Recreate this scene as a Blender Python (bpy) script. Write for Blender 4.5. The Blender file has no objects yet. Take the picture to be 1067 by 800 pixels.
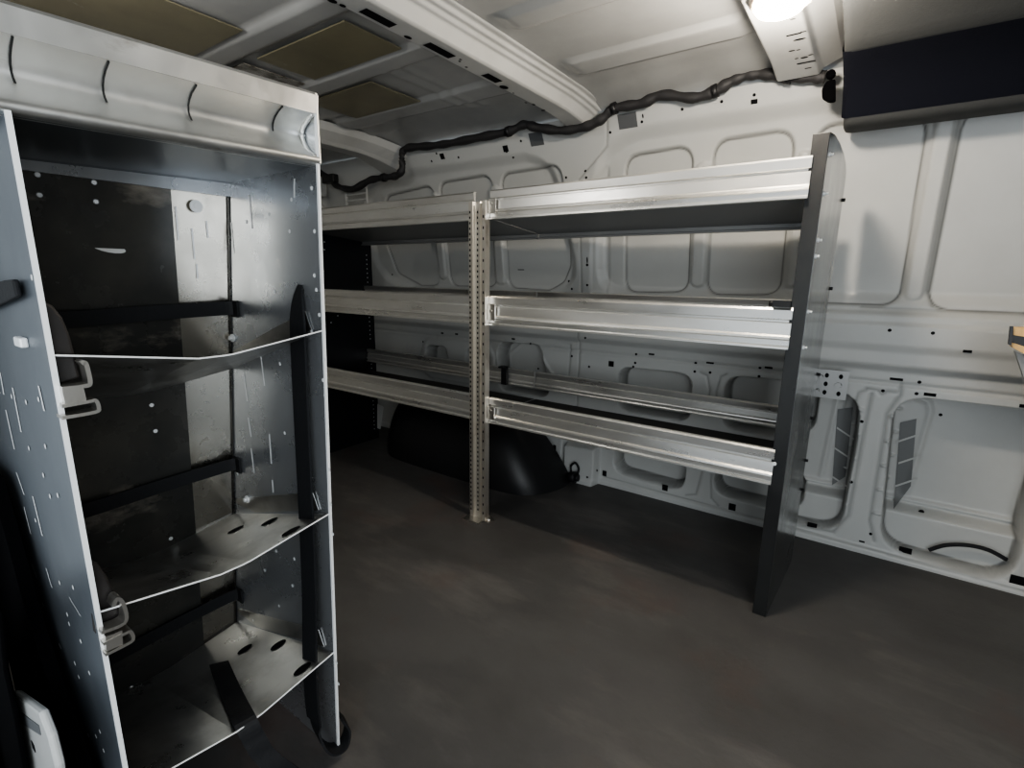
import bpy, bmesh, math, random
import numpy as np
from mathutils import Vector, Matrix
random.seed(7)
scene = bpy.context.scene
COL = scene.collection
pi = math.pi

# ------------------------------------------------------------------ camera calibration (metres, z up, x = along the van, y = across it)
CX, CY, F = 533.5, 400.0, 525.68
RX, RY, RZ = -.2104, -.0131, .6134
def _rot():
    c, s = math.cos, math.sin
    A = np.array([[c(RZ), -s(RZ), 0], [s(RZ), c(RZ), 0], [0, 0, 1]])
    B = np.array([[1, 0, 0], [0, c(RX), -s(RX)], [0, s(RX), c(RX)]])
    D = np.array([[c(RY), 0, s(RY)], [0, 1, 0], [-s(RY), 0, c(RY)]])
    return A @ B @ D
ROT = _rot()
CAM = np.array([0, 0, .924])
def at(u, v, axis, val):
    """measured photo point -> the real point on the plane axis = val"""
    q = ROT @ np.array([(u-CX)/F, 1, -(v-CY)/F]); i = 'xyz'.index(axis)
    return Vector(CAM + q*(val-CAM[i])/q[i])

# ------------------------------------------------------------------ materials
MAT = {}
def mat(name, col, rough=.5, metal=0., noise=None, bump=None, spec=.5, emit=None, coat=0, rvar=None):
    """noise=(scale,(colour2),lo,hi,stretch) mixes a second colour; bump=(scale,strength); rvar=(scale,lo,hi) varies roughness"""
    m = bpy.data.materials.new(name); m.use_nodes = True
    nt = m.node_tree; b = nt.nodes['Principled BSDF']
    b.inputs['Base Color'].default_value = (*col, 1)
    b.inputs['Roughness'].default_value = rough
    b.inputs['Metallic'].default_value = metal
    b.inputs['Specular IOR Level'].default_value = spec
    b.inputs['Coat Weight'].default_value = coat
    tc = nt.nodes.new('ShaderNodeTexCoord')
    def nz(scale, stretch=(1, 1, 1), detail=6, off=0):
        mp = nt.nodes.new('ShaderNodeMapping'); mp.inputs['Scale'].default_value = stretch
        mp.inputs['Location'].default_value = (off, off*.7, off*.3)
        nt.links.new(tc.outputs['Object'], mp.inputs['Vector'])
        n = nt.nodes.new('ShaderNodeTexNoise'); n.inputs['Scale'].default_value = scale; n.inputs['Detail'].default_value = detail
        n.inputs['Roughness'].default_value = .62
        nt.links.new(mp.outputs[0], n.inputs['Vector']); return n.outputs['Fac']
    def ramp(fac, lo, hi, a=0., z=1.):
        r = nt.nodes.new('ShaderNodeMapRange'); r.inputs['From Min'].default_value = lo; r.inputs['From Max'].default_value = hi
        r.inputs['To Min'].default_value = a; r.inputs['To Max'].default_value = z
        nt.links.new(fac, r.inputs['Value']); return r.outputs['Result']
    if noise:
        prev = None
        ns = noise if isinstance(noise, list) else [noise]
        for k, (sc, c2, lo, hi, st) in enumerate(ns):
            mx = nt.nodes.new('ShaderNodeMix'); mx.data_type = 'RGBA'
            nt.links.new(ramp(nz(sc, st, off=k*3.1), lo, hi), mx.inputs[0])
            if prev: nt.links.new(prev, mx.inputs[6])
            else: mx.inputs[6].default_value = (*col, 1)
            mx.inputs[7].default_value = (*c2, 1); prev = mx.outputs[2]
        nt.links.new(prev, b.inputs['Base Color'])
    if rvar:
        nt.links.new(ramp(nz(rvar[0], rvar[3] if len(rvar) > 3 else (1, 1, 1), off=5), .3, .7, rvar[1], rvar[2]), b.inputs['Roughness'])
    if bump:
        bp = nt.nodes.new('ShaderNodeBump'); bp.inputs['Strength'].default_value = bump[1]; bp.inputs['Distance'].default_value = .002
        nt.links.new(nz(bump[0], bump[2] if len(bump) > 2 else (1, 1, 1), off=9), bp.inputs['Height']); nt.links.new(bp.outputs[0], b.inputs['Normal'])
    if emit:
        b.inputs['Emission Color'].default_value = (*emit[0], 1); b.inputs['Emission Strength'].default_value = emit[1]
    MAT[name] = m; return m
mat('paint', (.54, .545, .53), .32, noise=[(2.2, (.48, .48, .465), .45, .8, (1, 1, 1)), (9, (.42, .40, .37), .66, .86, (1, 1, .6))], spec=.4, rvar=(5, .28, .42))
mat('wall_paint', (.54, .545, .53), .32, noise=[(2.2, (.48, .48, .465), .45, .8, (1, 1, 1)), (9, (.42, .40, .37), .66, .86, (1, 1, .6))], spec=.4, rvar=(5, .28, .42))
mat('bracket_steel', (.34, .34, .335), .42, .6)
mat('reveal_shade', (.17, .175, .175), .5)  # dark grey that stands for shade inside the openings
mat('roof_paint', (.44, .44, .43), .27, noise=(3, (.36, .36, .35), .4, .75, (1, 1, 1)), spec=.5, bump=(4, .15))
mat('bow_paint', (.5, .5, .485), .35, noise=(6, (.42, .42, .40), .5, .8, (1, 1, 1)))
mat('hole', (.008, .008, .009), .7, spec=.1)
mat('grey_plug', (.11, .115, .12), .5)
mat('alu', (.84, .83, .80), .4, .9, noise=[(5, (.72, .70, .66), .42, .7, (.35, 1, 1)), (24, (.42, .40, .37), .66, .80, (.3, 1, 1))], rvar=(14, .24, .44, (.25, 1, 1)), bump=(60, .12, (.08, 1, 1)))
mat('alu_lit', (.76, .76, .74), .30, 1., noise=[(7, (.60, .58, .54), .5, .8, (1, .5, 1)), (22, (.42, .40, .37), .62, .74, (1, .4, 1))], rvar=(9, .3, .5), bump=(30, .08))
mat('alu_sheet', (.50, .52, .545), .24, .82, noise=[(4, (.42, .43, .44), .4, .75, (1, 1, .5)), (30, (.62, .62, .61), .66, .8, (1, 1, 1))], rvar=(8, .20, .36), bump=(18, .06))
mat('alu_back', (.56, .53, .47), .24, 1., noise=[(4, (.46, .43, .38), .4, .75, (1, 1, .5)), (30, (.62, .60, .56), .66, .8, (1, 1, 1))], rvar=(8, .18, .34), bump=(18, .06))
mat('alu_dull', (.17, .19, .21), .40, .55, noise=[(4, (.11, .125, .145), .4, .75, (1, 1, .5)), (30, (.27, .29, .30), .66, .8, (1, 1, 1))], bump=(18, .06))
mat('alu_shelf', (.66, .655, .64), .36, 1., noise=[(6, (.32, .31, .29), .45, .75, (1, 1, 1)), (28, (.68, .66, .62), .64, .8, (.5, 1, 1))], rvar=(10, .24, .42), bump=(20, .12))
mat('alu_edge_slot_light', (.86, .87, .87), .4, .15)  # edges and bolts; also paints the light seen through slots and holes
mat('zinc', (.62, .60, .56), .34, 1., noise=(30, (.42, .40, .36), .5, .72, (1, 1, .3)))
mat('zinc_warm', (.74, .70, .63), .36, .9, noise=(34, (.50, .44, .37), .55, .75, (1, 1, .3)))
mat('dark_steel', (.03, .031, .031), .45, .3, noise=(7, (.018, .018, .019), .4, .7, (1, 1, .4)), rvar=(10, .25, .45))
mat('tray_under', (.14, .15, .16), .34, .8)  # tray underside, darkened to stand for its shade
mat('plate_steel', (.47, .48, .48), .22, 1., noise=(6, (.33, .33, .33), .45, .75, (1, 1, .35)), rvar=(9, .14, .32, (1, 1, .3)))
mat('black_panel', (.012, .013, .016), .45, spec=.35)
mat('black_sheet', (.030, .030, .028), .26, noise=[(5, (.06, .057, .048), .42, .7, (1, 1, 1)), (6, (.24, .215, .18), .60, .74, (1, .7, 1.6))], rvar=(7, .16, .38), spec=.55)
mat('mat_black', (.03, .028, .026), .55, noise=(16, (.035, .033, .03), .5, .8, (1, 1, 1)), spec=.3)
mat('underside', (.30, .30, .295), .45, .3)
mat('black_plastic', (.014, .014, .015), .42, spec=.4)
mat('trim_shade_black', (.003, .003, .0035), .9, spec=.03)  # seal black; on the door plate it stands for shade
mat('rubber', (.014, .014, .016), .55, spec=.3)
mat('webbing', (.011, .0115, .013), .62, spec=.3, bump=(120, .4))
mat('felt', (.011, .012, .018), .95, spec=.08, bump=(200, .5))
mat('felt_trim', (.06, .062, .062), .7, spec=.25, bump=(160, .3))
mat('leather', (.011, .009, .0085), .55, noise=(20, (.016, .013, .012), .4, .7, (1, 1, 1)))
mat('olive_pad', (.25, .225, .145), .3, noise=[(6, (.20, .18, .12), .4, .7, (1, 1, 1)), (22, (.40, .38, .32), .66, .78, (1, 1, 1))], spec=.5)
mat('foil_pad', (.62, .60, .56), .25, .9, noise=(26, (.2, .18, .15), .45, .62, (1, 1, 1)), bump=(40, .5))
mat('wood', (.70, .43, .15), .45, noise=(40, (.45, .24, .06), .45, .7, (1, .1, .1)))
mat('grey_plastic', (.24, .24, .235), .5)
mat('lamp_base', (.72, .62, .52), .4)
mat('lens', (1, .93, .80), .3, emit=((1, .86, .62), 26))
mat('harness', (.028, .027, .028), .6, bump=(150, .5))
# floor: worn dark rubber mat
mf = mat('floor_mat', (.090, .087, .084), .55, noise=[(1.7, (.058, .055, .053), .42, .66, (.7, 1, 1)), (3.4, (.15, .139, .13), .54, .74, (.45, 1.2, 1)), (2.6, (.10, .066, .056), .56, .82, (1, 1, 1)), (42, (.075, .07, .064), .66, .82, (1, 1, 1))], rvar=(3.2, .38, .66, (.6, 1, 1)), bump=(90, .25), spec=.42)

# ------------------------------------------------------------------ mesh helpers
class MB:
    def __init__(s): s.v = []; s.f = []; s.m = []; s.sm = []
    def add(s, vs, fs, mi=0, smooth=False):
        o = len(s.v); s.v += [tuple(p) for p in vs]
        for f in fs: s.f.append(tuple(i+o for i in f)); s.m.append(mi); s.sm.append(smooth)
    def box(s, x0, x1, y0, y1, z0, z1, mi=0, M=None):
        vs = [Vector(p) for p in ((x0,y0,z0),(x1,y0,z0),(x1,y1,z0),(x0,y1,z0),(x0,y0,z1),(x1,y0,z1),(x1,y1,z1),(x0,y1,z1))]
        if M: vs = [M @ p for p in vs]
        s.add(vs, [(0,3,2,1),(4,5,6,7),(0,1,5,4),(1,2,6,5),(2,3,7,6),(3,0,4,7)], mi)
    def prism(s, pts, vec, mi=0, smooth=False):
        """closed polygon of 3-D points pushed along vec"""
        n = len(pts); vec = Vector(vec); a = [Vector(p) for p in pts]; b = [p+vec for p in a]
        s.add(a+b, [tuple(range(n))[::-1], tuple(range(n, 2*n))] , mi)
        s.add(a+b, [(i, (i+1) % n, n+(i+1) % n, n+i) for i in range(n)], mi, smooth)
    def cyl(s, c, axis, r, h, n=12, mi=0, r2=None):
        axis = Vector(axis).normalized(); u = axis.orthogonal().normalized(); w = axis.cross(u); c = Vector(c); r2 = r if r2 is None else r2
        ring = [(u*math.cos(2*pi*i/n)+w*math.sin(2*pi*i/n)) for i in range(n)]
        vs = [c+p*r for p in ring]+[c+axis*h+p*r2 for p in ring]
        s.add(vs, [tuple(range(n))[::-1], tuple(range(n, 2*n))], mi)
        s.add(vs, [(i, (i+1) % n, n+(i+1) % n, n+i) for i in range(n)], mi, True)
    def tube(s, path, r, n=10, mi=0, closed_ends=True):
        P = [Vector(p) for p in path]; vs = []; rs = r if hasattr(r, '__len__') else [r]*len(P)
        up = Vector((0, 0, 1))
        for i, p in enumerate(P):
            t = (P[min(i+1, len(P)-1)]-P[max(i-1, 0)]).normalized()
            a = t.cross(up)
            if a.length < .05: a = t.cross(Vector((0, 1, 0)))
            a.normalize(); b = a.cross(t)
            vs += [p+(a*math.cos(2*pi*k/n)+b*math.sin(2*pi*k/n))*rs[i] for k in range(n)]
        fs = []
        for i in range(len(P)-1):
            for k in range(n): fs.append((i*n+k, i*n+(k+1) % n, (i+1)*n+(k+1) % n, (i+1)*n+k))
        s.add(vs, fs, mi, True)
        if closed_ends:
            L = (len(P)-1)*n
            s.add(vs, [tuple(range(n))[::-1], tuple(range(L, L+n))], mi)
    def strip(s, path, wid, thick, mi=0):
        """ribbon: path points, per-point width vectors; thickness along the ribbon's normal"""
        P = [Vector(p) for p in path]; W = [Vector(w) for w in wid] if hasattr(wid[0], '__len__') else [Vector(wid)]*len(P); vs = []
        for i, p in enumerate(P):
            t = (P[min(i+1, len(P)-1)]-P[max(i-1, 0)]).normalized(); n = t.cross(W[i]).normalized()*thick/2
            vs += [p-W[i]/2-n, p+W[i]/2-n, p+W[i]/2+n, p-W[i]/2+n]
        fs = []
        for i in range(len(P)-1):
            for k in range(4): fs.append((i*4+k, i*4+(k+1) % 4, i*4+4+(k+1) % 4, i*4+4+k))
        L = (len(P)-1)*4; fs += [(3, 2, 1, 0), (L, L+1, L+2, L+3)]
        s.add(vs, fs, mi)
    def disc(s, c, u, w, ru, rw=None, n=10, mi=0):
        rw = ru if rw is None else rw; c = Vector(c); u = Vector(u); w = Vector(w)
        s.add([c+u*ru*math.cos(2*pi*i/n)+w*rw*math.sin(2*pi*i/n) for i in range(n)], [tuple(range(n))], mi)
    def build(s, name, mats, parent=None, bevel=0, seg=2, recalc=True):
        mats = mats if isinstance(mats, (list, tuple)) else [mats]
        me = bpy.data.meshes.new(name)
        org = Vector((0, 0, 0)); p = parent
        while p is not None: org += p.location; p = p.parent
        me.from_pydata([Vector(q)-org for q in s.v], [], s.f)
        for mm in mats: me.materials.append(MAT[mm])
        me.polygons.foreach_set('material_index', s.m); me.polygons.foreach_set('use_smooth', s.sm)
        if recalc:
            bm = bmesh.new(); bm.from_mesh(me); bmesh.ops.remove_doubles(bm, verts=bm.verts, dist=1e-6)
            bmesh.ops.recalc_face_normals(bm, faces=bm.faces); bm.to_mesh(me); bm.free()
        me.update()
        o = bpy.data.objects.new(name, me); COL.objects.link(o); o.parent = parent
        if bevel:
            b = o.modifiers.new('bevel', 'BEVEL'); b.width = bevel; b.segments = seg; b.limit_method = 'ANGLE'; b.angle_limit = .6
        return o
def thing(name, label, cat, loc, group=None):
    o = bpy.data.objects.new(name, None); COL.objects.link(o); o.location = loc; o.empty_display_size = .05
    return tag(o, label, cat, group)
def tag(o, label, cat, group=None):
    o['label'] = label; o['category'] = cat
    if group: o['group'] = group
    return o
def struct(o): o['kind'] = 'structure'; return o
def curve(pts, n=8):
    P = [Vector(p) for p in pts]; out = []
    for i in range(len(P)-1):
        a, b, c, d = P[max(i-1, 0)], P[i], P[i+1], P[min(i+2, len(P)-1)]
        for k in range(n):
            t = k/n
            out.append(.5*((2*b)+(c-a)*t+(2*a-5*b+4*c-d)*t*t+(3*b-a-3*c+d)*t**3))
    return out+[P[-1]]
def chaikin(p, it=3):
    p = [np.array(q, float) for q in p]
    for _ in range(it):
        q = []
        for i in range(len(p)):
            a, b = p[i], p[(i+1) % len(p)]; q += [a*.75+b*.25, a*.25+b*.75]
        p = q
    return np.array(p)
def fillet(poly, r, n=6):
    P = [np.array(q, float) for q in poly]; out = []
    for i in range(len(P)):
        a, b, c = P[i-1], P[i], P[(i+1) % len(P)]; u = a-b; v = c-b; lu, lv = np.linalg.norm(u), np.linalg.norm(v); u, v = u/lu, v/lv
        ang = math.acos(max(-1, min(1, float(u@v)))); h = min(r/math.tan(ang/2), .48*lu, .48*lv) if ang < pi-.02 else 0
        if h == 0: out.append(b); continue
        p0, p1 = b+u*h, b+v*h
        for k in range(n+1):
            t = k/n; out.append((1-t)**2*p0+2*t*(1-t)*(b*.86+(p0+p1)*.07)+t*t*p1)
    return np.array(out)
def sdf_poly(P, X, Z):
    """signed distance (negative inside) of points to polygon P"""
    d = np.full(X.shape, 1e9); ins = np.zeros(X.shape, bool); n = len(P)
    for i in range(n):
        a, b = P[i], P[(i+1) % n]; e = b-a; wx = X-a[0]; wz = Z-a[1]
        t = np.clip((wx*e[0]+wz*e[1])/max(e@e, 1e-12), 0, 1)
        d = np.minimum(d, (wx-e[0]*t)**2+(wz-e[1]*t)**2)
        c = ((a[1] > Z) != (b[1] > Z))
        with np.errstate(divide='ignore', invalid='ignore'):
            xi = (b[0]-a[0])*(Z-a[1])/(b[1]-a[1] if b[1] != a[1] else 1e-12)+a[0]
        ins ^= c & (X < xi)
    d = np.sqrt(d); return np.where(ins, -d, d)
def dist_line(P, X, Z):
    d = np.full(X.shape, 1e9)
    for a, b in zip(P[:-1], P[1:]):
        a = np.array(a); b = np.array(b); e = b-a; wx = X-a[0]; wz = Z-a[1]
        t = np.clip((wx*e[0]+wz*e[1])/max(e@e, 1e-12), 0, 1); d = np.minimum(d, (wx-e[0]*t)**2+(wz-e[1]*t)**2)
    return np.sqrt(d)
def sst(t): t = np.clip(t, 0, 1); return t*t*(3-2*t)

# ------------------------------------------------------------------ FAR WALL : pressed steel side of the van
def wall_base(z):
    z = np.asarray(z, float)
    y = np.where(z < .85, 2.014, 2.014-(z-.85)*.14)
    t = np.clip(z-1.3, 0, None); return y-1.2*t*t
STEP = .0045
xs = np.arange(-2.72, .98, STEP); zs = np.arange(-.01, 1.525, STEP)
GX, GZ = np.meshgrid(xs, zs)
OFF = np.zeros_like(GX); EDGE = np.zeros(GX.shape)
def window(P, pad):
    i0 = max(0, int((P[:, 0].min()-pad-xs[0])/STEP)); i1 = min(len(xs), int((P[:, 0].max()+pad-xs[0])/STEP)+2)
    j0 = max(0, int((P[:, 1].min()-pad-zs[0])/STEP)); j1 = min(len(zs), int((P[:, 1].max()+pad-zs[0])/STEP)+2)
    return slice(j0, j1), slice(i0, i1)
def press(poly, depth, w=.012, it=.05, floor=None, seam=0):
    """push the metal outwards (depth>0) or inwards inside a rounded outline"""
    P = fillet(poly, it if it < 1 else {1: .006, 2: .09, 3: .05}[it]) if it else np.array(poly, float)
    w_ = window(P, w+.01)
    d = sdf_poly(P, GX[w_], GZ[w_]); k = sst(.5-d/w)
    if seam: EDGE[w_] = np.maximum(EDGE[w_], np.exp(-((d+w*.45)/(seam*.55))**2))
    dd = depth if floor is None else floor(GX[w_], GZ[w_], depth)
    OFF[w_] += dd*k
def groove(line, depth=.003, w=.0055):
    P = np.array(line, float); w_ = window(P, w+.01)
    dl = dist_line(P, GX[w_], GZ[w_]); OFF[w_] += depth*np.exp(-(dl/w)**2)
    if depth >= .003: EDGE[w_] = np.maximum(EDGE[w_], .55*np.exp(-(dl/(w*.7))**2))
# belt ribs along the whole wall
OFF += -.022*sst((GZ-.635)/.03)*sst((.835-GZ)/.02) - .008*sst((GZ-.70)/.03)*sst((.80-GZ)/.015)
OFF += .006*np.exp(-((GZ-.60)/.006)**2)
# roof rail above: long raised box with a soft step into the recessed bays
press([(-.965, .868), (-.965, 1.31), (-.935, 1.40), (-.85, 1.437), (-.77, 1.448), (1.1, 1.44), (1.1, .868)], .026, .05, 2)
press([(-2.39, 1.0), (-2.39, 1.33), (-2.24, 1.415), (-2.05, 1.428), (-1.30, 1.424), (-1.20, 1.39), (-1.165, 1.30), (-1.09, 1.0), (-1.09, .90), (-1.20, .862), (-2.1, .858), (-2.3, .90)], .024, .045, 2)
# window blanks in the recessed bays
def blank(p, d=.009, w=.009, it=.055): press(p, d*1.6, w, it, None, .0052)
blank([(-.86, .86), (-.86, 1.385), (-.60, 1.395), (-.595, .868)], .009)
blank([(-.53, .86), (-.53, 1.398), (-.276, 1.402), (-.270, .868)], .009)
blank([(-1.465, .866), (-1.465, 1.38), (-1.135, 1.385), (-1.108, 1.12), (-1.115, .97), (-1.15, .90), (-1.23, .857)], .009)
blank([(-1.84, .866), (-1.85, 1.376), (-1.51, 1.384), (-1.535, .866)], .009)
blank([(-2.30, 1.10), (-2.25, 1.345), (-1.88, 1.372), (-1.92, .866), (-2.06, .862), (-2.24, .93)], .009)
blank([(-.22, .845), (-.22, 1.40), (.062, 1.40), (.072, .845)], .008)
blank([(.135, .838), (.135, 1.40), (.62, 1.40), (.62, .832)], .010)
blank([(.70, .838), (.70, 1.40), (.96, 1.40), (.96, .832)], .010)
# ribs standing between the blanks
def capsule(x0, x1, z0, z1, d=-.012, w=.012, lean=0):
    press([(x0, z0), (x0+lean, z1), (x1+lean, z1), (x1, z0)], d, w, .022)
capsule(-.585, -.537, .893, 1.33); capsule(-.258, -.226, .90, 1.33); capsule(-1.528, -1.474, .885, 1.33); capsule(-1.905, -1.858, .905, 1.33)
capsule(.078, .122, .868, 1.40, -.014, .014); capsule(.64, .685, .87, 1.40, -.014, .014)
press([(-1.005, .86), (-.995, 1.30), (-.93, 1.36), (-.93, .86)], .007, .02, 1)
# panel overlap seams
groove([(-.90, 1.51), (-.918, 1.42), (-1.05, 1.315), (-1.051, 1.08), (-1.049, .65), (-1.053, .2)], .004, .0045)
groove([(-.03, .842), (.55, .832)], .003); groove([(.13, 1.38), (.131, .90), (.15, .85)], .003)
groove([(-1.095, .62), (-1.10, .42)], .003); groove([(-1.10, .62), (-1.16, .63), (-1.20, .6)], .002)
# lower openings to the outer skin
def ledge(X, Z, d): return d-.075*sst((.168-Z)/.02)-.012*np.exp(-((Z-.176)/.008)**2)
def skin(X, Z, d): return d-.03*sst((Z-.32)/.25)
D = .085
press([(-.852, .07), (-.852, .19), (-.535, .19), (-.548, .075), (-.60, .06)], D+.01, .009, .05, None, .007)
press([(-.852, .36), (-.858, .548), (-.55, .55), (-.538, .36)], D+.01, .009, .05, None, .007)
press([(-.415, .36), (-.420, .562), (-.12, .566), (-.12, .36)], D+.01, .009, .05, None, .007)
press([(-.420, .085), (-.425, .195), (-.12, .195), (-.12, .075)], D+.01, .009, .05, None, .007)
press([(-.22, .04), (-.22, .55), (.004, .55), (.014, .40), (.010, .05)], D+.055, .009, .075, ledge, .007)
press([(.128, .04), (.100, .56), (.475, .56), (.455, .02)], D+.055, .009, .075, ledge, .007)
press([(.56, .03), (.54, .56), (.93, .56), (.93, .02)], D+.055, .009, .075, ledge, .007)
press([(-1.50, .36), (-1.51, .60), (-1.26, .605), (-1.19, .36)], D+.01, .009, .05, None, .007)
press([(-2.015, .40), (-2.0, .54), (-1.855, .545), (-1.83, .40)], D, .010, .03, None, .007)
press([(-1.715, .40), (-1.71, .55), (-1.56, .55), (-1.55, .40)], D, .010, .03, None, .007)
groove([(-1.515, .42), (-1.50, .53), (-1.40, .612), (-1.28, .59), (-1.19, .48)], -.006, .008)
# raised collars, pillar stampings, outline embosses
press([(-2.05, .36), (-2.03, .585), (-1.52, .59), (-1.53, .36)], -.008, .015, 2)
groove([(.108, .60), (.11, .565), (.085, .50), (.088, .12), (.11, .05)], .004, .006)
groove([(.035, .56), (.03, .42), (.026, .12), (-.01, .045), (-.20, .03)], .004, .006)
groove([(.02, .575), (.05, .572), (.06, .56), (.075, .572), (.10, .572)], .0035, .005)
for sx in (0, .44):
    groove([(-.517+sx, .565), (-.49+sx, .555), (-.475+sx, .50), (-.478+sx, .43)], .003, .005)
    groove([(-.41+sx-.01, .57), (-.44+sx, .558), (-.45+sx, .50), (-.447+sx, .43)], .003, .005)
groove([(-.53, .045), (-.49, .06), (-.475, .16)], .003, .005); groove([(-.40, .035), (-.43, .06), (-.44, .16)], .003, .005)
groove([(.185, .20), (.205, .50), (.195, .53), (.165, .54)], -.006, .008); groove([(-.075, .20), (-.06, .50), (-.04, .52)], -.006, .008)
groove([(.15, .02), (.5, .014)], .003, .005); groove([(-.9, .035), (.9, .012)], .003, .004)
OFF += -.012*sst((.030-GZ)/.012)
# teeth pressed into the pillar flanges either side of the second pillar
for k in range(5):
    z = .15+.085*k
    press([(.092, z), (.095, z+.007), (.128, z+.010), (.128, z+.002)], -.012, .007, 1)
    press([(-.012, z+.012), (-.012, z+.019), (.020, z+.014), (.020, z+.007)], -.010, .007, 1)
# pillar foot boxed out beside the wheel housing
press([(-1.085, -.05), (-1.085, .165), (-.925, .175), (-.925, -.05)], -.055, .014, 1)
press([(-1.25, .05), (-1.25, .2), (-1.10, .2), (-1.10, .05)], -.035, .012, 1)
def wall_y(x, z):
    i = int(round((x-xs[0])/STEP)); j = int(round((z-zs[0])/STEP))
    i = min(max(i, 0), len(xs)-1); j = min(max(j, 0), len(zs)-1)
    return float(wall_base(z))+float(OFF[j, i])
def on_wall(u, v):
    y = 2.0
    for _ in range(40):
        p = at(u, v, 'y', y); y = .6*y+.4*wall_y(p.x, p.z)
    return p
Y = wall_base(GZ)+OFF
nz, nx = GX.shape
vv = np.stack([GX, Y, GZ], -1).reshape(-1, 3)
idx = np.arange(nz*nx).reshape(nz, nx)
ff = np.stack([idx[:-1, :-1], idx[:-1, 1:], idx[1:, 1:], idx[1:, :-1]], -1).reshape(-1, 4)
w = MB(); w.v = vv.tolist(); w.f = ff.tolist(); w.m = [0]*len(ff); w.sm = [True]*len(ff)
UX, UZ = Vector((1, 0, 0)), Vector((0, 0, 1))
def whole(u, v, ru, rz=None, sq=False, mi=1):
    """dark hole punched in the far wall (part of its pressed surface)"""
    p = on_wall(u, v); rz = ru if rz is None else rz
    s = (-.14-2.4*max(0, p.z-1.3)) if p.z > .85 else 0; up = Vector((0, s, 1)).normalized()
    c = p+Vector((0, -.0016, 0))
    if sq: w.add([c-UX*ru-up*rz, c+UX*ru-up*rz, c+UX*ru+up*rz, c-UX*ru+up*rz], [(0, 1, 2, 3)], mi)
    else: w.disc(c, UX, up, ru, rz, 10, mi)
for u, v in ((927, 344), (972, 347), (958, 398), (920, 407), (955, 410), (898, 439), (887, 502), (663, 369), (662, 378), (725, 378), (724, 387), (792, 383), (791, 392),
             (740, 388), (610, 352), (596, 371), (614, 382), (597, 243), (593, 293), (596, 301), (612, 297), (660, 382), (553, 358), (561, 384), (570, 391), (636, 109+29), (669, 127),
             (711, 114), (752, 106), (786, 99), (590, 185), (610, 178), (611, 185), (528, 158), (535, 164), (543, 147), (455, 160), (450, 168), (478, 164), (409, 286), (441, 356), (612, 510-13), (622, 490), (907, 556), (980, 432)):
    whole(u, v, .0052)
for u, v, a, b in ((1008, 366, .010, .004), (934, 395, .017, .004), (969, 411, .015, .005), (1067, 423, .01, .005), (679, 369, .012, .0035), (740, 378, .014, .0035), (801, 383, .013, .0035), (898, 564, .008, .003),
                   (535, 353, .010, .0035), (461, 347, .009, .004), (476, 348, .010, .004), (612, 271, .0035, .014), (543, 281, .018, .002), (670, 121, .003, .008)):
    whole(u, v, a, b, a > .006)
for u, v, a, b in ((846, 549, .015, .017), (943, 575, .017, .017), (1060, 605, .017, .017), (630, 493, .010, .013), (693, 508, .012, .013), (763, 528, .013, .014), (637, 379, .012, .012), (527, 155, .013, .013), (461, 163, .013, .013), (786, 106, .010, .007), (578, 466, .008, .012)):
    whole(u, v, a, b, True)
whole(612, 276, .006)
for u, v, a, b in ((654, 126, .036, .026), (559, 145, .032, .026)): whole(u, v, a, b, True, 2)
for u, v in ((960, 533), (745, 545)): whole(u, v, .008)
# shade of the second pillar painted as dark patches, with pale clip ribs across
def patch(c, n, m, mi, off):
    vs = []
    for i in range(n+1):
        for j in range(m+1):
            a, t = i/n, j/m
            u = (c[0][0]*(1-t)+c[1][0]*t)*(1-a)+(c[3][0]*(1-t)+c[2][0]*t)*a; v = (c[0][1]*(1-t)+c[1][1]*t)*(1-a)+(c[3][1]*(1-t)+c[2][1]*t)*a
            vs.append(on_wall(u, v)+Vector((0, -off, 0)))
    w.add(vs, [(i*(m+1)+j, i*(m+1)+j+1, (i+1)*(m+1)+j+1, (i+1)*(m+1)+j) for i in range(n) for j in range(m)], mi, True)
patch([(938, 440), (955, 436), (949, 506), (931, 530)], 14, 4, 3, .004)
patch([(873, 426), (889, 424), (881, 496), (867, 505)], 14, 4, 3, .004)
for u, v in ((934, 459), (936, 481), (932, 505)): patch([(u, v), (u+24, v-8), (u+24, v-6), (u, v+2)], 1, 5, 0, .007)
for u, v in ((872, 444), (868, 464), (866, 494)): patch([(u, v), (u+18, v+12), (u+18, v+14), (u, v+2)], 1, 5, 0, .007)
wall = struct(w.build('wall_far', ['wall_paint', 'hole', 'grey_plug', 'reveal_shade'], recalc=False))
# dark line along the joints round the openings, stored per vertex
sa = wall.data.attributes.new('joint_line', 'FLOAT', 'POINT'); sv = np.zeros(len(wall.data.vertices)); sv[:EDGE.size] = EDGE.reshape(-1); sa.data.foreach_set('value', sv)
_m = MAT['wall_paint']; _nt = _m.node_tree; _b = _nt.nodes['Principled BSDF']; _src = _b.inputs['Base Color'].links[0].from_socket
_at = _nt.nodes.new('ShaderNodeAttribute'); _at.attribute_name = 'joint_line'
_mu = _nt.nodes.new('ShaderNodeMath'); _mu.operation = 'MULTIPLY'; _mu.inputs[1].default_value = .8; _nt.links.new(_at.outputs['Fac'], _mu.inputs[0])
_mx = _nt.nodes.new('ShaderNodeMix'); _mx.data_type = 'RGBA'; _nt.links.new(_mu.outputs[0], _mx.inputs[0]); _nt.links.new(_src, _mx.inputs[6]); _mx.inputs[7].default_value = (.10, .10, .095, 1); _nt.links.new(_mx.outputs[2], _b.inputs['Base Color'])

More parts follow.
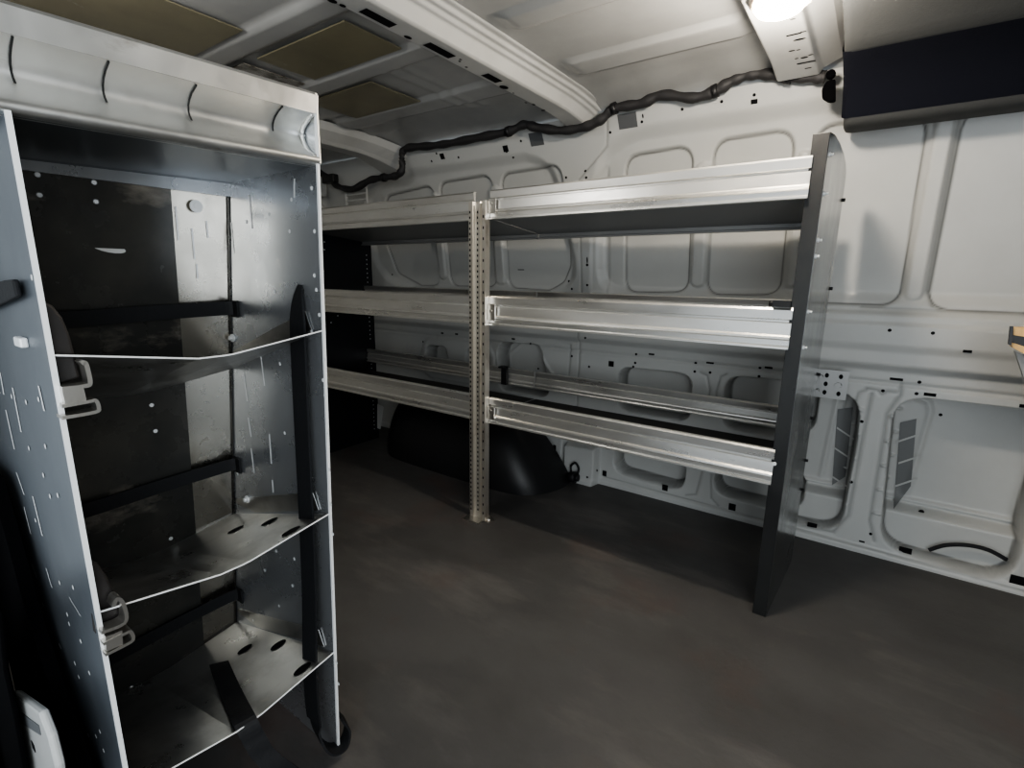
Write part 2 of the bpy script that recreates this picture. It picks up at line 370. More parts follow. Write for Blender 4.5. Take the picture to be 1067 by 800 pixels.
# ------------------------------------------------------------------ ROOF
RXS = np.arange(-2.72, 1.0, .012); RYS = np.arange(.06, 1.93, .011)
def roof_base(y): t = np.clip((np.asarray(y, float)-1.66)/.22, 0, None); return 1.56-.035*t*t
RGX, RGY = np.meshgrid(RXS, RYS)
RZZ = roof_base(RGY)
RIB = [(.32, .045), (.86, .040), (1.175, .042), (1.52, .055), (.60, .03)]
for yc, hw in RIB[:4]:
    RZZ -= .012*sst((hw-np.abs(RGY-yc))/.012+.5)*np.prod([sst((np.abs(RGX-xq)-.10)/.05) for xq in (-.98, -2.1, -.23, .69)], axis=0)
for xc in (-1.36, -1.30): RZZ -= .004*np.exp(-((RGX-xc)/.012)**2)*sst((RGY-1.2)/.02)*sst((1.66-RGY)/.03)
rng = np.random.RandomState(3)
RZZ += .0025*np.sin(RGX*5.1+1)*np.sin(RGY*6.3)
rear = np.clip((-1.75-RGX)/.25, 0, 1); RZZ += -.006*rear*np.sin(RGY*42)*(RGY < 1.7)
ny_, nx_ = RGX.shape
r = MB(); r.v = np.stack([RGX, RGY, RZZ], -1).reshape(-1, 3).tolist(); ii = np.arange(ny_*nx_).reshape(ny_, nx_)
r.f = np.stack([ii[:-1, :-1], ii[1:, :-1], ii[1:, 1:], ii[:-1, 1:]], -1).reshape(-1, 4).tolist(); r.m = [0]*len(r.f); r.sm = [True]*len(r.f)
struct(r.build('ceiling', 'roof_paint', recalc=False))

def bow(name, prof, y0, y1, drop=.55, flare=0, holes=()):
    """pressed roof bow: profile (x,z) swept across the van, easing down at the side rail"""
    b = MB(); ys = list(np.linspace(y0, y1, 40)); vs = []
    xc = sum(p[0] for p in prof)/len(prof)
    for y in ys:
        t = max(0, (y-1.62)/.25); fl = 1+flare*t*t
        for x, z in prof: vs.append((xc+(x-xc)*fl, y, z-drop*.035*t*t))
    n = len(prof); fs = []
    for i in range(len(ys)-1):
        for k in range(n-1): fs.append((i*n+k, i*n+k+1, (i+1)*n+k+1, (i+1)*n+k))
    b.add(vs, fs, 0, False)
    for c, ux, uy, sq in holes:
        if sq: b.add([Vector(c)+Vector((a*ux, d*uy, 0)) for a, d in ((-1, -1), (1, -1), (1, 1), (-1, 1))], [(0, 1, 2, 3)], 1)
        else: b.disc(c, (1, 0, 0), (0, 1, 0), ux, uy, 12, 1)
    o = b.build(name, ['bow_paint', 'hole'], bevel=.004); return struct(o)
hz = 1.4985
mh = []
for u0, v0, u1, v1 in ((374, 12, 408, 28), (443, 46, 470, 60), (503, 78, 518, 86)):
    a = at(u0, v0, 'z', hz); b_ = at(u1, v1, 'z', hz); mh.append(((-1.012, (a.y+b_.y)/2, hz), .014, abs(b_.y-a.y)/2, True))
for u, v, r1, r2 in ((525, 91, .012, .018), (425, 39, .007, .012), (479, 64, .004, .004), (486, 70, .004, .005), (346, 1, .008, .012), (357, 6, .006, .008), (548, 107, .004, .006), (556, 109, .005, .008), (566, 115, .008, .006), (535, 97, .003, .004), (480, 62, .003, .005)):
    p = at(u, v, 'z', hz); mh.append(((p.x, p.y, hz), r1, r2, False))
bow('trim_1', [(-1.062, 1.56), (-1.050, 1.515), (-1.040, 1.5), (-.972, 1.5), (-.966, 1.505), (-.950, 1.534), (-.940, 1.536), (-.936, 1.545), (-.924, 1.546), (-.920, 1.555), (-.905, 1.557), (-.90, 1.565)], .07, 1.86, .6, .12, mh)
# dots on the lit face of the middle bow are screws heads / holes
fh = []
for u, v in ((403, 5), (437, 23), (441, 26), (470, 41), (522, 71), (565, 97)):
    p = at(u, v, 'z', 1.515); fh.append(p)
hb = MB()
nrm = Vector((.03, 0, -.018)).normalized()
for p in fh: hb.cyl(p+nrm*-.004, nrm, .004, .006, 8, 0)
hb.build('bolt_hole', 'hole', bpy.data.objects['trim_1'])
rh = []
bow('trim_2', [(-2.20, 1.56), (-2.165, 1.50), (-2.15, 1.485), (-2.075, 1.485), (-2.06, 1.50), (-2.02, 1.53), (-2.005, 1.56)], .07, 1.92, 1.0, .5)
fh = []
for u, v, a, b_, sq in ((827, 36, .016, .004, True), (837, 33, .006, .003, True), (833, 41, .014, .005, False), (825, 53, .008, .004, False), (832, 52, .005, .003, False), (838, 60, .009, .005, False), (840, 65, .022, .004, True), (842, 71, .008, .003, True), (845, 57, .006, .003, False), (826, 20, .006, .003, False), (830, 61, .005, .003, False)):
    p = at(u, v, 'z', 1.4985); fh.append((p, a, b_, sq))
bow('trim_3', [(-.335, 1.56), (-.322, 1.52), (-.312, 1.5), (-.212, 1.5), (-.204, 1.515), (-.16, 1.535), (-.13, 1.56)], .07, 1.80, .1, .12, fh)
bow('trim_4', [(.62, 1.56), (.632, 1.52), (.645, 1.5), (.735, 1.5), (.75, 1.52), (.765, 1.56)], .07, 1.90, .4, .2)

# ------------------------------------------------------------------ FLOOR and remaining shell
fl = MB(); fl.box(-2.72, 1.35, -.25, 2.05, -.03, 0); struct(fl.build('floor', 'floor_mat'))
b = MB(); b.box(-2.75, -2.715, .0, 2.1, -.02, 1.6)
# rear header stampings above the end panel
b.box(-2.715, -2.66, .2, 1.9, 1.36, 1.56); b.box(-2.715, -2.69, .2, 1.9, 1.26, 1.32)
struct(b.build('wall_rear', 'paint', bevel=.012))
b = MB(); b.box(1.33, 1.36, -.25, 2.1, -.02, 1.6); struct(b.build('wall_front', 'grey_plastic'))
# near side: rear of the sliding-door opening, black plate for shade on the rack panel, header above the door
YN = .128
pts = [at(-40, 470, 'y', YN), at(-12, 500, 'y', YN), at(6, 560, 'y', YN), at(22, 620, 'y', YN), at(40, 680, 'y', YN), at(60, 740, 'y', YN), at(78, 790, 'y', YN), at(92, 840, 'y', YN)]
poly = [(-1.25, 0, 1.50), (-1.12, 0, 1.50)]+[(p.x, 0, p.z) for p in pts]+[(pts[-1].x, 0, .0), (-1.25, 0, .0)]
b = MB(); b.prism([(x, YN, z) for x, _, z in poly], (0, .016, 0)); struct(b.build('shade_plate', 'trim_shade_black'))  # plate put in as the shade across the rack's near panel
b = MB(); b.box(-2.72, -1.16, .03, .07, 0, 1.5); struct(b.build('wall_near', 'paint'))
b = MB(); b.box(-1.12, 1.33, .0, .10, 1.36, 1.56); b.box(.95, 1.33, .0, .10, 0, 1.36); struct(b.build('door_1', 'paint', bevel=.01))

# ------------------------------------------------------------------ WHEEL HOUSING under the shelves
b = MB(); n = 28
vs = []; fs = []
prof = [(0, 1.655), (.05, 1.65), (.14, 1.662), (.22, 1.69), (.29, 1.74), (.335, 1.81), (.35, 1.90), (.35, 1.97)]   # z, front y
stations = [(-2.02, .30), (-2.0, .62), (-1.96, .85), (-1.88, .97), (-1.75, 1), (-1.5, 1), (-1.3, 1), (-1.18, .985), (-1.11, .95), (-1.06, .87), (-1.02, .74), (-.99, .55), (-.975, .34), (-.970, .10)]
for x, s in stations:
    for z, y in prof: vs.append((x-.05-.16*(z/.35)**1.3*(1 if x > -1.2 else 0)-.10*(z/.35)**1.6*(1 if x > -1.5 else -1)*(1.3-s), 1.97-(1.97-y)*s, z*(.86+.14*s)))
m_ = len(prof)
for i in range(len(stations)-1):
    for k in range(m_-1): fs.append((i*m_+k, i*m_+k+1, (i+1)*m_+k+1, (i+1)*m_+k))
b.add(vs, fs, 0, True)
o = b.build('wheel_housing', 'black_plastic'); tag(o, 'black moulded wheel housing cover on the floor below the lowest shelf', 'wheel housing')
s_ = o.modifiers.new('sub', 'SUBSURF'); s_.levels = 1; s_.render_levels = 2

# ------------------------------------------------------------------ LONG SHELVING UNIT
YS, YB = 1.432, 1.79
XR, XP, XL = -.163, -1.137, -2.235
S = thing('shelving_unit', 'long three-tier aluminium shelving unit standing along the far side wall', 'shelving unit', (-1.2, 1.6, 0))
TZ = [(1.208, 1.113), (.855, .753), (.487, .391)]
def rail(zt, zb, x0, x1, y, sgn=-1):
    """extruded rail, outer face towards sgn*y, with a lip, a groove and a rib"""
    h = zt-zb
    prof = [(0, 0), (-.002, 0), (-.006, .05), (-.004, .27), (.003, .30), (.003, .34), (-.003, .37), (-.004, .66), (-.010, .70), (-.011, .75), (-.004, .79), (-.003, .92), (-.010, .95), (-.010, 1.0), (.012, 1.0), (.012, .96), (.004, .94), (.006, .05), (.010, .0)]
    b = MB(); pts = [Vector((x0, y+(-sgn)*a, zt-t*h)) for a, t in prof]
    b.prism(pts, (x1-x0, 0, 0)); return b
for k, (zt, zb) in enumerate(TZ):
    tilt = (-.035, -.004, .0)[k]
    t = MB(); zf = zb+.012
    for x0, x1 in ((XL+.002, XP-.004), (XP+.004, XR+.03)):
        vs = [(x0, YS+.004, zf), (x1, YS+.004, zf), (x1, YB, zf+tilt), (x0, YB, zf+tilt)]
        t.add(vs+[(a, c, d+.004) for a, c, d in vs], [(0, 3, 2, 1), (0, 1, 5, 4), (1, 2, 6, 5), (2, 3, 7, 6), (3, 0, 4, 7)], 1)
        t.add([(a, c, d+.004) for a, c, d in vs], [(0, 1, 2, 3)], 0)
    sh = t.build('shelf', ['mat_black', 'underside'], S)
    for x0, x1 in ((XL+.004, XP-.040), (XP+.031, XR+.004)):
        rail(zt, zb, x0, x1, YS).build('front_rail', 'alu', sh)
    br = ((1.165, 1.072), (.864, .80), (.526, .456))[k]
    for x0, x1 in ((XL+.004, XP-.004), (XP+.004, XR+.03)):
        rail(br[0], br[1], x0, x1, YB-.002).build('back_rail', 'alu' if k else 'underside', sh)
    # connector tab where the right-hand rail meets the post
    b = MB(); b.box(XP+.032, XP+.062, YS-.016, YS-.010, zb+.018, zt-.03); b.cyl((XP+.046, YS-.016, zb+.05), (0, -1, 0), .005, .004); b.build('joint_plate', 'zinc', sh)
b = MB(); p = at(527, 394, 'y', YB-.012); b.box(p.x-.014, p.x+.014, YB-.028, YB-.014, .455, .535); b.box(p.x-.014, p.x+.014, YB-.05, YB-.014, .531, .538); b.build('rail_clip', 'black_plastic', bpy.data.objects['shelf.002'])
b = MB(); b.box(-.205, -.165, YS-.012, YS+.02, .857, .873); b.cyl((-.203, YS+.004, .865), (-1, 0, 0), .007, .012); b.build('rail_clip', 'black_plastic', bpy.data.objects['shelf.001'])

# middle post: folded galvanised section with perforated strips
b = MB(); zt = 1.172
x0 = -1.187
prof = [(x0, YS-.018), (x0+.004, YS-.026), (x0+.022, YS-.026), (x0+.026, YS-.016), (x0+.046, YS-.016), (x0+.050, YS-.008), (x0+.064, YS-.008), (x0+.066, YS-.030), (x0+.080, YS-.030), (x0+.080, YS-.004), (x0+.030, YS-.002), (x0, YS-.004)]
b.prism([Vector((x, y, 0)) for x, y in prof], (0, 0, zt))
nh = 62
for i in range(nh):
    z = .03+i*(zt-.05)/nh
    for xx, yy in ((x0+.010, YS-.0268), (x0+.036, YS-.0168)):
        b.add([(xx-.0028, yy, z), (xx+.0028, yy, z), (xx+.0028, yy, z+.008), (xx-.0028, yy, z+.008)], [(0, 1, 2, 3)], 1)
    if i % 2 == 0:
        b.add([(x0+.0702, YS-.0308, z), (x0+.0752, YS-.0308, z), (x0+.0752, YS-.0308, z+.009), (x0+.0702, YS-.0308, z+.009)], [(0, 1, 2, 3)], 1)
post = b.build('upright_post', ['zinc_warm', 'hole'], S)
b = MB(); b.box(x0-.004, x0+.072, YS-.06, YS+.02, 0, .004); b.cyl((x0+.085, YS-.01, .0), (0, 0, 1), .009, .009, 6); b.box(x0+.06, x0+.10, YS-.03, YS+.01, 0, .003); b.build('foot_plate', 'zinc', post)

# right end panel: dark front flange and a bright side plate with a rounded rear top corner
e = MB()
front = (-.130, 1.437); back = (-.110, 1.800); tk = .0025
def side(z, t): return Vector((front[0]+(back[0]-front[0])*t, front[1]+(back[1]-front[1])*t, z))
outl = [side(0, 0), side(0, 1), side(1.18, 1), side(1.205, .993), side(1.225, .965), side(1.243, .88), side(1.256, .70), side(1.264, .45), side(1.264, .2), side(1.256, 0)]
e.prism(outl, (-tk, 0, 0))
ep = e.build('end_panel', 'plate_steel', S)
b = MB(); b.box(-.165, -.1305, 1.432, 1.4365, 0, 1.255); b.box(-.165, -.162, 1.4365, 1.455, 0, 1.255); b.build('front_flange', 'dark_steel', ep, bevel=.001)
for u, v in ((851, 267), (848, 325), (838, 362), (858, 250), (857, 202), (865, 161)):
    p = at(u, v, 'x', -.1305); p.y = 1.447 if u not in (857, 858, 865) else 1.455; q = at(u, v, 'y', p.y)
    b = MB(); b.cyl((-.1305, p.y, q.z), (1, 0, 0), .0055, .005, 6); b.cyl((-.1255, p.y, q.z), (1, 0, 0), .003, .006, 8); b.build('bolt', 'alu_edge_slot_light', ep)
p = at(807, 483, 'y', 1.431); b = MB(); b.cyl((p.x, 1.4325, p.z), (0, -1, 0), .005, .004, 10); b.build('bolt', 'alu_edge_slot_light', ep)
for z in (1.15, .90, .64, .50, .36, .26):
    q = side(z, .985); b = MB(); b.cyl(q, (1, 0, 0), .005, .007, 6); b.build('bolt', 'black_plastic', ep)
# left end panel: black, with pale discs painted for light through its punched rows
e = MB(); e.box(XL-.003, XL, YS-.005, YB+.055, 0, 1.19); e.box(XL, XL+.03, YS-.008, YS-.005, 0, 1.19)
for i in range(46):
    z = .06+i*.0235
    for yy in (YB+.022,): 
        if i % 11 < 9: e.disc((XL+.0008, yy, z), (0, 1, 0), (0, 0, 1), .0032, .0032, 8, 1)
for u, v in ((338, 252), (338, 260), (352, 329), (362, 325), (345, 336)):
    q = at(u, v, 'x', XL+.001); e.disc(q, (0, 1, 0), (0, 0, 1), .0035, .0035, 8, 1)
e.build('end_panel', ['black_panel', 'alu_edge_slot_light'], S)
# bracket that ties the end panel to the side wall
a = at(853, 384, 'y', 1.955); c = at(881, 417, 'y', 1.955)
b = MB(); b.box(a.x, c.x, 1.952, 1.956, c.z, a.z); b.cyl((a.x-.006, 1.946, c.z+.01), (0, 0, 1), .005, a.z-c.z-.02, 10)
for i in range(2):
    for j in range(3):
        q = Vector((a.x+(.3+.45*i)*(c.x-a.x), 1.9512, c.z+(.2+.3*j)*(a.z-c.z))); b.disc(q, (1, 0, 0), (0, 0, 1), .006, .008, 10, 1)
b.cyl((a.x+.7*(c.x-a.x), 1.952, c.z+.5*(a.z-c.z)), (0, -1, 0), .010, .006, 6, 0); b.cyl((a.x+.012, 1.952, c.z+.75*(a.z-c.z)), (0, -1, 0), .006, .02, 6, 0); b.cyl((a.x+.006, 1.952, c.z+.25*(a.z-c.z)), (0, -1, 0), .006, .03, 6, 0)
b.build('wall_bracket', ['bracket_steel', 'hole'], S)

# ------------------------------------------------------------------ NARROW RACK by the door
XF = -.743
def yr(z): return .478+.034*z      # inner face of the far side panel leans a little
YL = .157
def xb(z): return -1.135+.100*z
R = thing('door_rack', 'tall narrow aluminium rack with curved top tray standing beside the door at left', 'rack', (-.92, .33, 0))
# far side panel (seen from inside)
b = MB(); T = .003
b.add([(XF, yr(0), 0), (xb(0), yr(0), 0), (xb(1.19), yr(1.19), 1.19), (XF, yr(1.19), 1.19), (XF, yr(0)+T, 0), (xb(0), yr(0)+T, 0), (xb(1.19), yr(1.19)+T, 1.19), (XF, yr(1.19)+T, 1.19)],
      [(0, 1, 2, 3), (7, 6, 5, 4), (1, 0, 4, 5), (2, 1, 5, 6), (3, 2, 6, 7)], 0)
# rolled bright front edge and the folded strip behind it
b.add([(XF+.001, yr(0)-.0008, 0), (XF+.001, yr(0)+.0035, 0), (XF+.001, yr(1.19)+.0035, 1.195), (XF+.001, yr(1.19)-.0008, 1.195), (XF-.003, yr(0)-.0008, 0), (XF-.003, yr(0)+.0035, 0), (XF-.003, yr(1.19)+.0035, 1.195), (XF-.003, yr(1.19)-.0008, 1.195)],
      [(0, 1, 2, 3), (4, 7, 6, 5), (0, 3, 7, 4), (1, 5, 6, 2), (3, 2, 6, 7), (0, 4, 5, 1)], 1)
def rmark(u0, v0, u1, v1, wd=.004):
    """pale quad painted for light coming through a slot in the far side panel"""
    y = .5
    for _ in range(6): p = at(u0, v0, 'y', y); y = yr(p.z)
    q = at(u1, v1, 'y', yr(at(u1, v1, 'y', y).z))
    e_ = Vector((0, -.0006, 0)); xw = Vector((wd/2, 0, 0))
    b.add([p-xw+e_, p+xw+e_, q+xw+e_, q-xw+e_], [(0, 1, 2, 3)], 1)
for s in ((260, 203, 263, 238), (241, 232, 244, 264), (225, 230, 227, 245), (230, 278, 231, 293), (307, 186, 307, 206), (254, 388, 258, 418), (272, 370, 276, 402), (238, 375, 241, 393), (259, 435, 262, 455), (262, 467, 265, 493), (281, 452, 283, 483), (252, 362, 254, 376), (284, 500, 285, 513), (246, 485, 248, 495)): rmark(*s)
for u, v in ((280, 223), (302, 241), (286, 304), (325, 196), (328, 241), (304, 208), (292, 379), (297, 451), (313, 411), (257, 231), (328, 287), (330, 302), (333, 328), (337, 396), (339, 412), (341, 451), (343, 489), (345, 525), (347, 556), (325, 345), (338, 374), (288, 574), (307, 582), (291, 631), (305, 610), (351, 690), (353, 712), (276, 594), (264, 646)):
    p = at(u, v, 'y', yr(at(u, v, 'y', .5).z)); b.disc(p+Vector((0, -.0007, 0)), (1, 0, 0), (0, 0, 1), .0035, .0035, 8, 1)
sp = b.build('side_panel', ['alu_sheet', 'alu_edge_slot_light'], R, recalc=False)
for u, v, rr in ((228, 218, .011), (243, 352, .008), (258, 520, .008), (270, 667, .008)):
    p = at(u, v, 'y', yr(at(u, v, 'y', .5).z)); b = MB(); b.cyl(p, (0, -1, 0), rr, .003, 14); b.cyl(p+Vector((0, -.003, 0)), (0, -1, 0), rr*.55, .005, 6); b.build('bolt', 'alu_edge_slot_light', sp)
# near side panel (seen from outside)
b = MB()
b.add([(XF, YL, 0), (-1.27, YL, 0), (-1.27, YL, 1.09), (XF, YL, 1.09), (XF, YL+T, 0), (-1.27, YL+T, 0), (-1.27, YL+T, 1.09), (XF, YL+T, 1.09)],
      [(3, 2, 1, 0), (4, 5, 6, 7), (5, 4, 0, 1), (6, 5, 1, 2), (7, 6, 2, 3)], 0)
b.box(XF-.003, XF+.001, YL-.0005, YL+.0045, 0, 1.09, 1)
def lmark(u0, v0, u1, v1, wd=.006):  # pale quad, light through a slot put into the colour
    p = at(u0, v0, 'y', YL-.0008); q = at(u1, v1, 'y', YL-.0008); xw = Vector((wd/2, 0, 0))
    b.add([p-xw, p+xw, q+xw, q-xw], [(0, 1, 2, 3)], 1)
for s in ((13, 404, 22, 450), (6, 427, 15, 468), (40, 402, 46, 428), (0, 388, 4, 411), (17, 492, 25, 515), (34, 517, 44, 558), (25, 528, 32, 556), (72, 622, 84, 642), (33, 587, 38, 601), (48, 592, 54, 612), (-8, 380, 0, 410)): lmark(*s)
for u, v in ((12, 413), (27, 419), (47, 465), (45, 495), (40, 416), (52, 517), (60, 516), (37, 542), (62, 607), (76, 612), (27, 602), (63, 674), (43, 636), (78, 691), (84, 668), (62, 672), (93, 701), (63, 720), (100, 767), (92, 766), (104, 762), (82, 705), (30, 467), (45, 630), (60, 690), (72, 650), (33, 289), (108, 782), (70, 640)):
    b.disc(at(u, v, 'y', YL-.0009), (1, 0, 0), (0, 0, 1), .004, .0035, 8, 1)
sp = b.build('side_panel', ['alu_dull', 'alu_edge_slot_light'], R, recalc=False)
p = at(27, 356, 'y', YL); b = MB(); b.box(p.x-.016, p.x+.012, YL-.008, YL, p.z-.006, p.z+.006); b.build('bolt', 'alu_edge_slot_light', sp, bevel=.002)
p = at(73, 741, 'y', YL); b = MB(); b.cyl(p, (0, -1, 0), .006, .01, 8); b.build('bolt', 'alu_edge_slot_light', sp)
# back: aluminium margin and corner strip, black liner sheet over most of it
def backp(z, y): return Vector((xb(z), y, z))
b = MB(); b.add([backp(0, YL), backp(0, yr(0)), backp(1.15, yr(1.15)), backp(1.15, YL)], [(0, 1, 2, 3)], 0)
def bmark(u0, v0, u1, v1, wd=.004):  # slot in the back, its light painted as a pale quad
    p = at(u0, v0, 'x', xb(.9)+.012); q = at(u1, v1, 'x', xb(.9)+.012); yw = Vector((0, wd/2, 0))
    p = at(u0, v0, 'x', xb(p.z)+.0012); q = at(u1, v1, 'x', xb(q.z)+.0012); b.add([p-yw, p+yw, q+yw, q-yw], [(0, 1, 2, 3)], 1)
for s in ((183, 215, 186, 250), (200, 238, 203, 270), (215, 230, 217, 248), (205, 275, 206, 290)): bmark(*s, .003)
bk = b.build('back_panel', ['alu_back', 'alu_edge_slot_light'], R, recalc=False)
p = at(204, 215, 'x', xb(1.08)+.001); b = MB(); b.cyl(p, (1, 0, 0), .011, .003, 16); b.cyl(p, (1, 0, 0), .006, .006, 8); b.build('bolt', 'alu_edge_slot_light', bk)
b = MB(); dx = Vector((.005, 0, 0))
yl = lambda z: .408+.006*z
q = [backp(0, YL+.004)+dx, backp(0, yl(0))+dx, backp(1.075, yl(1.075))+dx, backp(1.075, YL+.004)+dx]
b.prism(q, (-.003, 0, 0)); liner = b.build('liner_sheet', 'black_sheet', R)
for u, v in ((39, 182), (98, 190), (41, 203), (100, 210), (158, 422), (162, 449), (196, 685), (137, 716), (178, 561)):
    p = at(u, v, 'x', xb(.7)+.01); p = at(u, v, 'x', xb(p.z)+.0052); b = MB(); b.cyl(p, (1, 0, 0), .0042, .0012, 10, 0, .003); b.build('rivet', 'alu_edge_slot_light', liner)
# slanted-back handle slots in the liner (lens shaped openings)
b = MB()
for u, v, ry_, rz_ in ((113, 258, .024, .0075),):
    p = at(u, v, 'x', xb(.95)+.006); b.disc(p, Vector((0, .98, -.18)), Vector((0, .1, 1)), ry_, rz_, 16, 0)
b.build('hand_slot', 'alu_lit', liner, recalc=False)
b = MB(); cz = [(backp(z, yr(z))+Vector((.004, -.0012, 0))) for z in (.0, 1.08)]
b.strip([cz[0], cz[1]], (.0028, -.001, 0), .001); b.build('corner_seam', 'hole', R)
# curved top tray
b = MB(); NP = 18
hx = lambda a: XF-.003-.036*math.sin(pi*min(1, a*1.03))**.75*(1.1-.30*a)
rim = [(XF-.060, 1.196), (XF-.012, 1.199), (XF-.001, 1.197), (XF+.004, 1.192), (XF+.002, 1.166)]
hollow = [(XF+.001, 1.166)]+[(hx(i/NP), 1.164-.058*i/NP) for i in range(1, NP+1)]
roll = [hollow[-1], (XF+.002, 1.103), (XF+.004, 1.099), (XF+.002, 1.094), (XF-.006, 1.0915), (XF-.02, 1.091)]
under = [(XF-.012, 1.0912), (xb(1.09)+.02, 1.089), (xb(1.09)+.004, 1.087)]
def sweep(b, prof, mi, smooth, st=24):
    vs = []; fs = []; m_ = len(prof)
    for i in range(st+1):
        t = i/st
        for x, z in prof: vs.append((x, YL-.016+(yr(z)+.019-YL)*t, z-.012*(1-t)))
    for i in range(st):
        for k in range(m_-1): fs.append((i*m_+k, i*m_+k+1, (i+1)*m_+k+1, (i+1)*m_+k))
    b.add(vs, fs, mi, smooth)
sweep(b, rim, 0, False); sweep(b, hollow, 0, True); sweep(b, roll, 0, True); sweep(b, under, 1, False)
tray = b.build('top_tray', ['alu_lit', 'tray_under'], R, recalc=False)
for yy, z0, z1 in ((.172, 1.166, 1.118), (.252, 1.168, 1.12), (.345, 1.17, 1.122), (.462, 1.172, 1.135)):
    pts = []; b = MB()
    for i in range(9):
        z = z0+(z1-z0)*i/8; t = (yy-YL)/(.36); zz = z+.012*(1-t)
        a = min(1, max(0, (1.164-zz)/.058)); x = hx(a)
        pts.append((x+.0022, yy+.004*i/8, z))
    b.strip(pts, (0, .0022, 0), .0008); b.build('score_mark', 'dark_steel', tray)
b = MB(); y1 = yr(1.14)+.0005
pts = [(XF-.045, y1, 1.19), (XF+.003, y1, 1.195), (XF+.003, y1, 1.094), (XF-.045, y1, 1.094)]
b.prism(pts, (0, .003, 0)); 
b.tube(curve([(XF-.002, y1-.004, 1.165), (XF-.028, y1-.004, 1.15), (XF-.032, y1-.004, 1.135), (XF-.02, y1-.004, 1.115), (XF, y1-.004, 1.104)], 5), .003, 8)
b.build('tray_cap', 'alu_lit', R)
# light coloured flange at the back below the tray
b = MB(); b.box(xb(1.08)+.004, xb(1.08)+.009, YL+.004, yr(1.08), 1.064, 1.088); b.build('rear_flange', 'alu_sheet', R)
# three dished shelves
def dshelf(zf, zb, oval):
    b = MB(); ys_ = [YL+.005, YL+.13, YL+.165, .318, .34, yr(zf)-.0]
    def dz(y):
        t0 = (y-YL)/(yr(zf)-YL); return -.023*min(1, min(t0/.44, (1-t0)/.44))
    Ys = np.linspace(YL+.005, yr(zf)-.001, 31); Xs = np.linspace(0, 1, 9)
    for y in Ys: pass
    vs = []; fs = []
    for y in Ys:
        for t in Xs:
            x = XF-.002+(xb(zb)+.006-XF)*t; z = zf+(zb-zf)*t+dz(y); vs.append((x, y, z))
    n = len(Xs)
    for i in range(len(Ys)-1):
        for k in range(n-1): fs.append((i*n+k, i*n+k+1, (i+1)*n+k+1, (i+1)*n+k))
    b.add(vs, fs, 0, False)
    # bright rolled front edge
    b.tube([(XF-.002, y, zf+dz(y)) for y in Ys],   .0013, 6, 1)
    # upstands against both side panels
    for y, s in ((yr(zf)-.0015, -1), (YL+.0045, 1)):
        a = [(XF-.03, y, zf), (xb(zb)+.006, y, zb), (xb(zb)+.006, y, zb+.035), (XF-.045, y, zf+.030)]
        b.prism(a, (0, s*.001, 0), 0)
    # oval holes
    for t, y, ru, rv in oval:
        x = XF-.002+(xb(zb)+.006-XF)*t; z = zf+(zb-zf)*t+dz(y)+.0012
        sl = Vector((1, 0, (zf-zb)/(XF-.002-(xb(zb)+.006)))).normalized(); e = .01; wv = Vector((0, 1, (dz(y+e)-dz(y-e))/(2*e))).normalized()
        b.disc((x, y, z), sl, wv, ru, rv, 18, 2)
    return b.build('shelf', ['alu_shelf', 'alu_edge_slot_light', 'hole'], R, recalc=False)
ov = [(.07, .435, .011, .017), (.62, .43, .011, .015), (.42, .462, .012, .016)]
dshelf(.831, .731, ov); dshelf(.504, .404, ov); dshelf(.225, .125, ov)
# black retaining straps across the back, above each shelf
for z in (.852, .522, .205):
    b = MB(); x = xb(z)+.016
    pts = curve([(x+.004, YL+.006, z-.003), (x, YL+.10, z-.004), (x-.002, .36, z), (x, yr(z)-.03, z+.003), (x+.006, yr(z)-.004, z+.004)], 5)
    b.strip(pts, (0, 0, .026), .003)
    for yy in (yr(z)-.006,): b.box(x-.006, x+.022, yy, yy+.004, z-.014, z+.018)
    b.build('retaining_strap', 'webbing', R)
# extruded strap hooks and dark flaps on the near panel
for du, dv, sc, rot in ((0, 0, 1, 0), (39, 239, 1.0, 1)):
    P = lambda u, v: at(u+du, v+dv, 'x', XF+.002)
    b = MB()
    def bar(pts, th):
        pts = curve(pts, 4); b.strip(pts, (.020, 0, 0), th)
    if rot:
        Q = lambda u, v: at(u, v, 'x', XF+.002)
        bar([Q(116, 629), Q(119, 621), Q(125, 625), Q(129, 640), Q(124, 648), Q(103, 656)], .0042)
        b.strip([Q(108, 668), Q(125, 661)], (.018, 0, 0), .020)
        bar([Q(107, 679), Q(131, 667), Q(136, 662), Q(133, 655), Q(127, 657), Q(105, 668)], .004)
    else:
        bar([P(82, 378), P(86, 377), P(89, 386), P(91, 398), P(86, 401), P(62, 404)], .0045)
        b.strip([P(64, 413), P(86, 409)], (.018, 0, 0), .019)
        bar([P(62, 434), P(96, 428), P(100, 424), P(97, 416), P(90, 417), P(62, 422)], .004)
    b.build('strap_hook', 'zinc', R)
for pts in (((44, 312), (55, 318), (65, 330), (73, 348), (79, 372), (84, 394), (72, 398), (58, 402)),
            ((90, 583), (103, 588), (112, 600), (120, 618), (127, 640), (121, 648), (108, 656), (100, 662))):
    b = MB(); b.prism([at(u, v, 'x', XF-.012) for u, v in pts], (-.012, 0, 0)); b.build('flap', 'leather', R, bevel=.003)
# black strap end on the outside of the near panel
b = MB(); p = [at(u, v, 'y', YL-.004) for u, v in ((-30, 302), (10, 292), (20, 291), (24, 309), (14, 314), (-30, 333))]
b.prism(p, (0, -.006, 0)); b.build('strap_end', 'webbing', R, bevel=.002)

